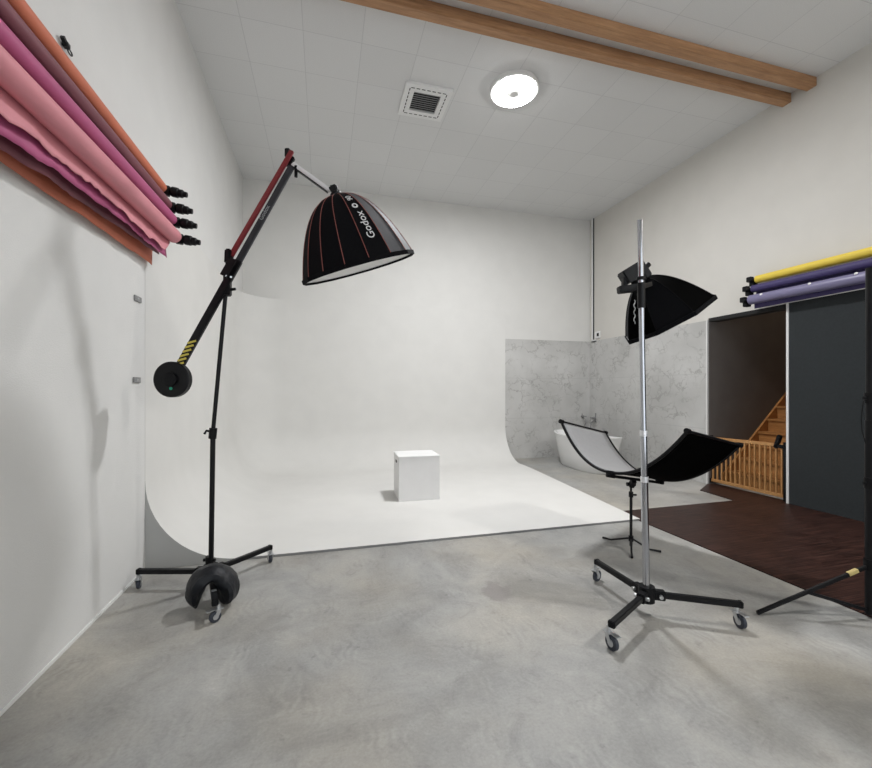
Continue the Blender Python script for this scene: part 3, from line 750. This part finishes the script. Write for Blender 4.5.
# bracket between boom and softbox belongs to the fixture
t = thing('mount_bracket', 'black knobbed bracket joining the boom to the large dome softbox', 'bracket', ap1)
b = MB(); q = px(334, 192, 3.14)
b.obox(q, ax1, ref1, bt1, 0.06, 0.035, 0.04, M['black'], bevel=0.006)
b.obox(ap1 - ax1 * 0.05, ax1, ref1, bt1, 0.05, 0.055, 0.055, M['black'], bevel=0.008); b.build('body', t)
b = MB(); b.cyl(q - CR * 0.01 + CU * 0.0, q + CU * 0.035 - CR * 0.03, 0.012, M['blackplastic'], 12); b.cyl(q, q + CR * 0.035 + CU * 0.02, 0.02, M['blackplastic'], 12)
b.cyl(q + CR * 0.015, q + CR * 0.02 + CU * 0.04, 0.009, M['blackplastic'], 10); b.build('knob', t)

# ------------------------------------------------------------- right chrome stand
feet = [(fl(597, 581), 1), (fl(612, 650), -1), (fl(740, 628), 1)]
hub = sum((f for f, s in feet), Vector()) / 3
t = thing('rolling_stand', 'chrome rolling light stand with black legs holding the smaller softbox', 'light stand', hub)
rolling_base(t, hub, feet, 0.15, 0.036, 1.2)
Dr = hub.dot(CD)
pt, pb = px(640, 220, Dr), Vector((hub.x, hub.y, 0.10))
def along(v):  # point on the pole at image row v
    z = CAMZ - (v - 390) / F * Dr; k = (z - pb.z) / (pt.z - pb.z); return pb.lerp(pt, k)
b = MB(); b.cyl(pb, along(478), 0.0225, M['chrome'], 20); b.build('lower_pole', t)
b = MB(); b.cyl(along(482), along(433), 0.0205, M['chrome'], 20); b.build('middle_pole', t)
b = MB(); b.cyl(along(436), pt, 0.0175, M['chrome'], 20); b.build('upper_pole', t)
for v_ in (433, 479):
    b = MB(); b.cyl(along(v_ + 3), along(v_ - 2.5), 0.0245, M['alu'], 20); b.build('joint_ring', t)
b = MB(); b.cyl(along(597), along(588), 0.034, M['blackplastic'], 20)
q = along(594) + CR * 0.06; b.cyl(q - CD * 0.02, q + CD * 0.02, 0.03, M['blackplastic'], 16); b.cyl(along(594), q, 0.012, M['silver'], 10); b.build('foot_clamp', t)
# clamp + flash head
t = thing('clamp', 'black clamp gripping the chrome pole beside the smaller softbox', 'clamp', along(285))
b = MB(); b.cyl(along(308), along(283), 0.024, M['black'], 18); b.cyl(along(280), along(277), 0.027, M['blackplastic'], 18)
b.bar(along(287) , px(650, 284, Dr + 0.10), 0.03, 0.03, M['black']); b.build('grip', t)
sc2 = px(667.5, 319, 3.12)
ax2 = CR * 0.53 + CD * 0.05 - CU * 0.85
t2 = thing('octagonal_softbox', 'smaller black octagonal softbox on the chrome stand', 'softbox', sc2)
def shp2(k): q = min(1, k) ** 0.9; return (q ** 1.9, q)
P2, ap2, ref2, bt2, ax2 = softbox(t2, sc2, ax2, 0.335, 0.36, 8, PI / 8 * 0.0, shp2, None, lambda i: M['deepfab'] if i % 2 else M['blackfab'], M['blackfab'], 0.004, M['diffuser'])
hd = thing('flash_head', 'black flash head mounted behind the smaller softbox', 'flash', ap2 - ax2 * 0.1)
b = MB(); hb = px(633, 273, 2.93)
xx = (CR * 0.85 + CU * 0.52).normalized(); yy = CD; zz = xx.cross(yy).normalized()
b.obox(hb + zz * 0.0, xx, yy, zz, 0.17, 0.10, 0.10, M['black'], bevel=0.008); b.build('body', hd)
b = MB(); b.obox(px(628, 289, 2.92), (CR + CU * 0.12), CD, (CU - CR * 0.12), 0.14, 0.06, 0.05, M['black'], bevel=0.006)
b.obox(px(624.5, 279, 2.92), CR, CD, CU, 0.03, 0.05, 0.10, M['black'], bevel=0.005); b.bar(px(636, 286, 2.92), ap2, 0.06, 0.06, M['black']); b.build('bracket', hd)
b = MB(); b.cyl(px(645, 268, 2.9), px(649, 264, 2.9), 0.018, M['blackplastic'], 12); b.cyl(px(644, 276, 2.9), px(648, 264, 2.9), 0.009, M['blackplastic'], 10)
b.obox(px(645, 272, 2.93), xx, yy, zz, 0.05, 0.05, 0.08, M['black'], bevel=0.005); b.build('knob', hd)
b = MB()
pc = [px(634.5 + 0.8 * math.sin(k * 1.5), 300 + k * 1.7, 2.88 + 0.01 * math.sin(k)) for k in range(15)]
b.tube(pc, 0.0035, M['print'], 6); b.build('cable_or_shadow', hd)

# ------------------------------------------------------------- curved reflector
th_, ta_ = 0.957, 0.194
cc = Vector((1.873, 3.838, 0.697)); ch, wd, sag, skew, ex = 1.23, 0.864, 0.412, 0.046, 2.169
u3 = CR * math.cos(th_) - CD * math.sin(th_); h3 = CR * math.sin(th_) + CD * math.cos(th_)
w3 = h3 * math.cos(ta_) - CU * math.sin(ta_); n3 = u3.cross(w3); n3 = n3 if n3.z > 0 else -n3
c3_ = cw(*cc)
def RP(s, q): return c3_ + u3 * s * ch / 2 * (1 + q * skew) + w3 * q * wd / 2 + n3 * sag * abs(s) ** ex
t = thing('curved_reflector', 'curved U shaped reflector with black frame on its small stand', 'reflector', RP(0, 0))
SS = [-1 + 2 * k / 40 for k in range(41)]
lw = 0.955
b = MB(); b.grid([[RP(s, -lw + 2 * lw * j / 6) + n3 * 0.004 for j in range(7)] for s in SS], M['reflect']); b.build('silver_face', t, solid=0.002)['label'] = 'silvery inner face'
b = MB(); b.grid([[RP(s, -lw + 2 * lw * j / 6) - n3 * 0.004 for j in range(7)] for s in SS], M['deepfab']); b.build('black_backing', t, solid=0.002)['label'] = 'matte black outer face'
for q in (-1, 1):
    b = MB(); b.tube([RP(s, q) for s in SS], 0.014, M['black'], 10); b.build('side_rail', t)
for s in (-1, 1):
    b = MB(); b.tube([RP(s, -1), RP(s, 1)], 0.012, M['black'], 10); 
    for q in (-1, 1):
        d = w3 * 0.02; b.tube([RP(s, q) - d, RP(s, q) + d], 0.022, M['blackplastic'], 10)
    b.build('end_bar', t)
b = MB(); dn = -n3 * 0.03
b.bar(RP(0, -1.12) + dn, RP(0, 1.15) + dn, 0.03, 0.025, M['black'], bevel=0.003)
for q in (-1, 1): b.obox(RP(0, q) - n3 * 0.015, w3, u3, n3, 0.05, 0.07, 0.06, M['blackplastic'], bevel=0.006)
b.build('cross_bar', t)
# its stand
sb_ = cw((631 - 436) / F * 3.86, 3.86, 0)
t = thing('reflector_stand', 'small black tripod stand under the curved reflector', 'light stand', sb_)
bt_z = (RP(0, 0) + dn).z
q0 = RP(0, -0.12) + dn
tp = Vector((sb_.x, sb_.y, q0.z - 0.03))
b = MB(); b.cyl(sb_ + CU * 0.04, tp - CU * 0.12, 0.013, M['black'], 12); b.build('lower_pole', t)
b = MB(); b.cyl(tp - CU * 0.14, tp, 0.010, M['black'], 12); b.build('upper_pole', t)
b = MB(); b.cyl(tp - CU * 0.15, tp - CU * 0.10, 0.02, M['blackplastic'], 12); b.cyl(tp - CU * 0.13, tp - CU * 0.13 + CR * 0.05, 0.009, M['blackplastic'], 8); b.build('collar', t)
b = MB(); b.bar(tp - CU * 0.05, Vector((q0.x, q0.y, q0.z)) + CU * -0.01, 0.045, 0.05, M['blackplastic'], bevel=0.006); b.cyl(tp - CU * 0.03 - CR * 0.04, tp - CU * 0.03 + CR * 0.04, 0.018, M['blackplastic'], 12); b.build('tilt_head', t)
cz = CAMZ - (541 - 390) / F * 3.86
b = MB(); b.cyl(sb_ + CU * (cz - 0.0), sb_ + CU * (cz + 0.05), 0.022, M['blackplastic'], 12); b.build('leg_collar', t)
for (u_, v_) in ((603, 537.5), (661, 551.5), (632, 557.5)):
    f = fl(u_, v_, 0.012); b = MB(); b.tube([sb_ + CU * (cz + 0.03), f + (sb_ - f).normalized() * 0.1 + CU * 0.015, f], [0.009, 0.009, 0.011], M['black'], 8); b.build('leg', t)

# ------------------------------------------------------------- stand at the right edge
De = 2.72
eb = cw((871 - 436) / F * De, De, 0)
t = thing('black_stand', 'tall black light stand cut off by the right edge', 'light stand', eb)
b = MB(); b.cyl(eb + CU * 0.02, eb + CU * 1.3, 0.030, M['black'], 18); b.build('lower_pole', t)
b = MB(); b.cyl(eb + CU * 1.28, eb + CU * (CAMZ + (390 - 268) / F * De), 0.026, M['black'], 18); b.build('upper_pole', t)
for v_ in (398, 483):
    z = CAMZ - (v_ - 390) / F * De
    b = MB(); b.cyl(eb + CU * (z - 0.035), eb + CU * (z + 0.035), 0.034, M['blackplastic'], 18); b.cyl(eb + CU * z, eb + CU * z - CR * 0.05, 0.010, M['blackplastic'], 10); b.build('collar', t)
zc = CAMZ - (565 - 390) / F * De
f1 = fl(757, 613, 0.015); b = MB(); b.bar(eb + CU * zc, f1, 0.02, 0.024, M['black'], bevel=0.003); lg = b.build('leg', t)
b = MB(); k0 = (eb + CU * zc).lerp(f1, 0.12); k1 = (eb + CU * zc).lerp(f1, 0.20); b.bar(k0 + CU * 0.004, k1 + CU * 0.004, 0.022, 0.022, M['brass']); b.build('yellow_sticker', lg)
b = MB(); k2 = (eb + CU * zc).lerp(f1, 0.56); b.bar(k2, eb + CU * 0.04, 0.02, 0.02, M['black']); b.build('brace', t)
for an in (120, 205):
    dirv = (f1 - eb); dirv.z = 0
    dv = Vector((dirv.x * math.cos(math.radians(an)) - dirv.y * math.sin(math.radians(an)), dirv.x * math.sin(math.radians(an)) + dirv.y * math.cos(math.radians(an)), 0))
    f = eb + dv + CU * 0.015; b = MB(); b.bar(eb + CU * zc, f, 0.024, 0.036, M['black'], bevel=0.003); b.build('leg', t)
    b = MB(); b.bar((eb + CU * zc).lerp(f, 0.56), eb + CU * 0.04, 0.02, 0.02, M['black']); b.build('brace', t)
b = MB(); b.cyl(eb + CU * (zc - 0.03), eb + CU * (zc + 0.04), 0.036, M['blackplastic'], 18); b.build('leg_collar', t)
b = MB(); zq = CAMZ - (398 - 390) / F * De
b.tube([eb - CR * 0.05 + CU * (zq - 0.02), eb - CR * 0.065 + CU * (zq - 0.12), eb - CR * 0.06 + CU * (zq - 0.22), eb - CR * 0.035 + CU * (zq - 0.30)], 0.003, M['blackplastic'], 6); b.build('cable_or_shadow', t)

# ------------------------------------------------------------- left paper rolls
def roll(name, mat_, p_far, y_near, rad_, label, cat, group, sheet=None, tilt=(0, 0)):
    t = thing(name, label, cat, p_far, group)
    near = Vector((p_far.x + tilt[0], y_near, p_far.z + tilt[1]))
    b = MB(); b.tube([p_far, p_far.lerp(near, 0.5), near], rad_, mat_, 28); b.build('paper', t)
    d = (p_far - near).normalized()
    b = MB(); b.cyl(p_far - d * 0.01, p_far + d * 0.02, rad_ * 0.6, M['blackplastic'], 16); b.build('core_plug', t)
    return t
YE = 3.98
specs = [
    ('orange', (160.5, 187), 0.047, 'orange paper roll, topmost of the four on the left wall'),
    ('burg', (166, 204), 0.047, 'burgundy paper roll, second from the top on the left wall'),
    ('magenta', (170.5, 219), 0.050, 'magenta paper roll, third from the top on the left wall'),
    ('pink', (174, 236), 0.058, 'pale pink paper roll, lowest of the four on the left wall')]
def py(u, v, Y):   # point of pixel (u,v) on the plane Y = const
    cx = (u - 436) / F; D = Y / (CS - SN * cx); return px(u, v, D)
def pxw(u, v, X):  # point of pixel on the plane X = const
    cx = (u - 436) / F; D = X / (SN + CS * cx); return px(u, v, D)
rolls = {}
for k, (mn, (u_, v_), rd, lb) in enumerate(specs):
    p = py(u_, v_, YE); rolls[mn] = (p, rd, roll('paper_roll', M[mn], p, YE - 2.75, rd, lb, 'paper roll', 'coloured paper rolls on the left wall', tilt=(0, {'orange': 0.01, 'burg': -0.01, 'magenta': -0.045, 'pink': -0.045}[mn])))
    print('roll', mn, tuple(round(x, 2) for x in p))
def sheet(mn, x_off, bottom, wav, seed, rip=0.02):
    p, rd, t = rolls[mn]
    b = MB(); rows = []; nY = 70
    for i in range(nY + 1):
        k = i / nY; y = YE - 0.01 + (0.02 if mn == 'orange' else 0) - 2.70 * k
        zb = bottom(y) + rip * mnoise.noise(Vector((y * 5, seed, 0))) + rip * 0.5 * mnoise.noise(Vector((y * 19, seed, 2))) + rip * 0.7 * abs(mnoise.noise(Vector((y * 40, seed, 7))))
        row = []
        for j in range(13):
            q = j / 12; z = p.z + (zb - p.z) * q
            x = p.x - rd * 0.98 + x_off * q + wav * q * q * (mnoise.noise(Vector((y * 1.8, seed, 5))) + 0.5 * mnoise.noise(Vector((y * 6, seed, 9))))
            row.append((max(x, XL + 0.012), y, z))
        rows.append(row)
    b.grid(rows, M[mn]); b.build('hanging_sheet', t, solid=0.0015)
def bt_(pts):
    def f(y):
        for (a, za), (b_, zb) in zip(pts, pts[1:]):
            if y <= b_: return za + (zb - za) * max(0, (y - a) / (b_ - a))
        return pts[-1][1]
    return f
sheet('orange', -0.02, bt_([(1.3, 2.505), (3.9, 2.56), (4.1, 2.545)]), 0.02, 1, 0.004)
sheet('burg', 0.0, bt_([(1.3, 2.50), (1.9, 2.51), (2.5, 2.555), (3.2, 2.60), (4.0, 2.64)]), 0.02, 2, 0.012)
sheet('magenta', 0.02, bt_([(1.3, 2.535), (1.9, 2.545), (2.5, 2.59), (3.2, 2.62), (4.0, 2.62)]), 0.02, 3, 0.02)
sheet('pink', 0.03, bt_([(1.3, 2.59), (1.9, 2.61), (2.5, 2.645), (3.0, 2.655), (3.7, 2.65), (3.85, 2.65), (3.97, 2.75)]), 0.03, 4, 0.03)
for mn, lb in (('orange', 'black bracket holding the orange roll'), ('burg', 'black bracket holding the burgundy roll'), ('magenta', 'black bracket holding the magenta roll'), ('pink', 'black bracket holding the pale pink roll')):
    p, rd, _t = rolls[mn]
    t = thing('roll_bracket', lb + ' at its far end', 'bracket', p + Vector((0, 0.03, 0)), 'brackets of the left paper rolls')
    q = p + Vector((0, 0.045, 0))
    b = MB(); b.box((XL, q.y - 0.018, q.z - 0.02), (q.x + 0.02, q.y + 0.018, q.z + 0.02), M['black'], bevel=0.004); b.build('arm', t)
    b = MB(); X_ = Vector((1, 0, -0.13)).normalized()
    b.disc_stack(q, X_, [(-0.03, 0.03), (0, 0.042), (0.05, 0.042), (0.06, 0.03), (0.075, 0.042), (0.12, 0.042), (0.125, 0.034), (0.155, 0.034), (0.165, 0.024), (0.19, 0.022)], M['blackplastic'], 16)
    b.obox(q + Vector((0.03, -0.02, -0.03)), X_, Vector((0, 1, 0)), CU, 0.06, 0.05, 0.05, M['blackplastic'], bevel=0.005); b.build('hook', t)
# small black hook above the orange roll
hp = pxw(66, 45, XL + 0.02)
t = thing('wall_hook', 'small black hook on the left wall above the orange roll', 'hook', hp)
b = MB(); b.obox(hp + Vector((0.0, 0, -0.0)), Vector((0, 1, 0)), Vector((1, 0, 0)), CU, 0.035, 0.03, 0.03, M['black'], bevel=0.004)
b.bar(hp, hp + Vector((0.0, -0.035, 0.02)), 0.02, 0.02, M['black'])
b.build('plate', t)
b = MB(); hc = hp + Vector((0.0, 0.038, -0.012))
b.tube([hc + Vector((0, 0.022 * math.cos(2 * PI * k / 16), 0.012 * math.sin(2 * PI * k / 16))) for k in range(17)], 0.004, M['black'], 8); b.build('ring', t)
# mirror clips
for (u_, v_, lb) in ((137.5, 299, 'small grey metal clip on the left wall, the upper one'), (136.5, 380, 'small grey metal clip on the left wall, the lower one')):
    q = pxw(u_, v_, XL + 0.004)
    t = thing('wall_clip', lb, 'clip', q, 'grey clips on the left wall')
    b = MB(); b.box((XL, q.y - 0.06, q.z - 0.022), (XL + 0.012, q.y + 0.06, q.z + 0.022), M['steel'], bevel=0.002); b.build('plate', t)
    b = MB(); b.disc_stack(Vector((XL + 0.012, q.y - 0.01, q.z)), Vector((1, 0, 0)), [(0, 0.009), (0.005, 0.008)], M['silver'], 12); b.build('screw', t)

# ------------------------------------------------------------- right paper rolls
specs = [('yellow', (757, 279.5), 0.052, 'yellow paper roll, topmost above the dark grey panel'),
         ('purple', (753, 289), 0.050, 'dark purple paper roll between the yellow and lavender rolls'),
         ('lav', (750.5, 300), 0.064, 'lavender paper roll, lowest above the dark grey panel')]
for (mn, (u_, v_), rd, lb) in specs:
    p = py(u_, v_, 4.36)
    rt = roll('paper_roll', M[mn], p, 4.36 - 2.75, rd, lb, 'paper roll', 'coloured paper rolls on the right wall', tilt=(0.0, -0.03))
    print('rroll', mn, tuple(round(x, 2) for x in p))
    if mn in ('lav', 'purple'):
        b = MB(); b.box((p.x + rd * 0.9, p.y - 2.6, p.z - (0.12 if mn == 'lav' else 0.09)), (p.x + rd * 0.95, p.y - 0.01, p.z), M['purple']); b.build('hanging_sheet', rt)
    if mn == 'lav':
        for yy in (0.18, 0.75, 1.2, 1.6):
            b = MB(); q = p + Vector((-rd * 0.8, -yy, rd * 0.55)); b.disc_stack(q, Vector((-0.8, 0, 0.6)), [(0, 0.018), (0.008, 0.012)], M['whitepl'], 10); b.build('tape_dot', rt)
        b = MB(); b.disc_stack(p, Vector((0, 1, 0)), [(0, rd * 0.5), (0.03, rd * 0.45)], M['whitepl'], 16); b.build('tube_end', rt)
    t = thing('roll_bracket', {'yellow': 'black bracket at the far end of the yellow roll', 'purple': 'black bracket at the far end of the dark purple roll', 'lav': 'black bracket at the far end of the lavender roll'}[mn], 'bracket', p + Vector((0, 0.03, 0)), 'brackets of the right paper rolls')
    b = MB(); q = p + Vector((0, 0.05, 0.0)); b.box((q.x - 0.02, q.y - 0.015, q.z - 0.02), (XR, q.y + 0.015, q.z + 0.02), M['black'], bevel=0.003); b.build('arm', t)
    b = MB(); b.disc_stack(q + Vector((-0.08, 0.0, 0)), Vector((1, 0, 0)), [(0, 0.024), (0.02, 0.036), (0.05, 0.036), (0.055, 0.026), (0.08, 0.03), (0.11, 0.03)], M['blackplastic'], 14)
    b.obox(q + Vector((0.0, 0, -0.03)), Vector((1, 0, 0)), Vector((0, 1, 0)), CU, 0.09, 0.06, 0.11, M['blackplastic'], bevel=0.006); b.obox(q + Vector((-0.05, 0.01, 0.01)), Vector((1, 0, 0)), Vector((0, 1, 0)), CU, 0.06, 0.07, 0.07, M['blackplastic'], bevel=0.006); b.build('hook', t)
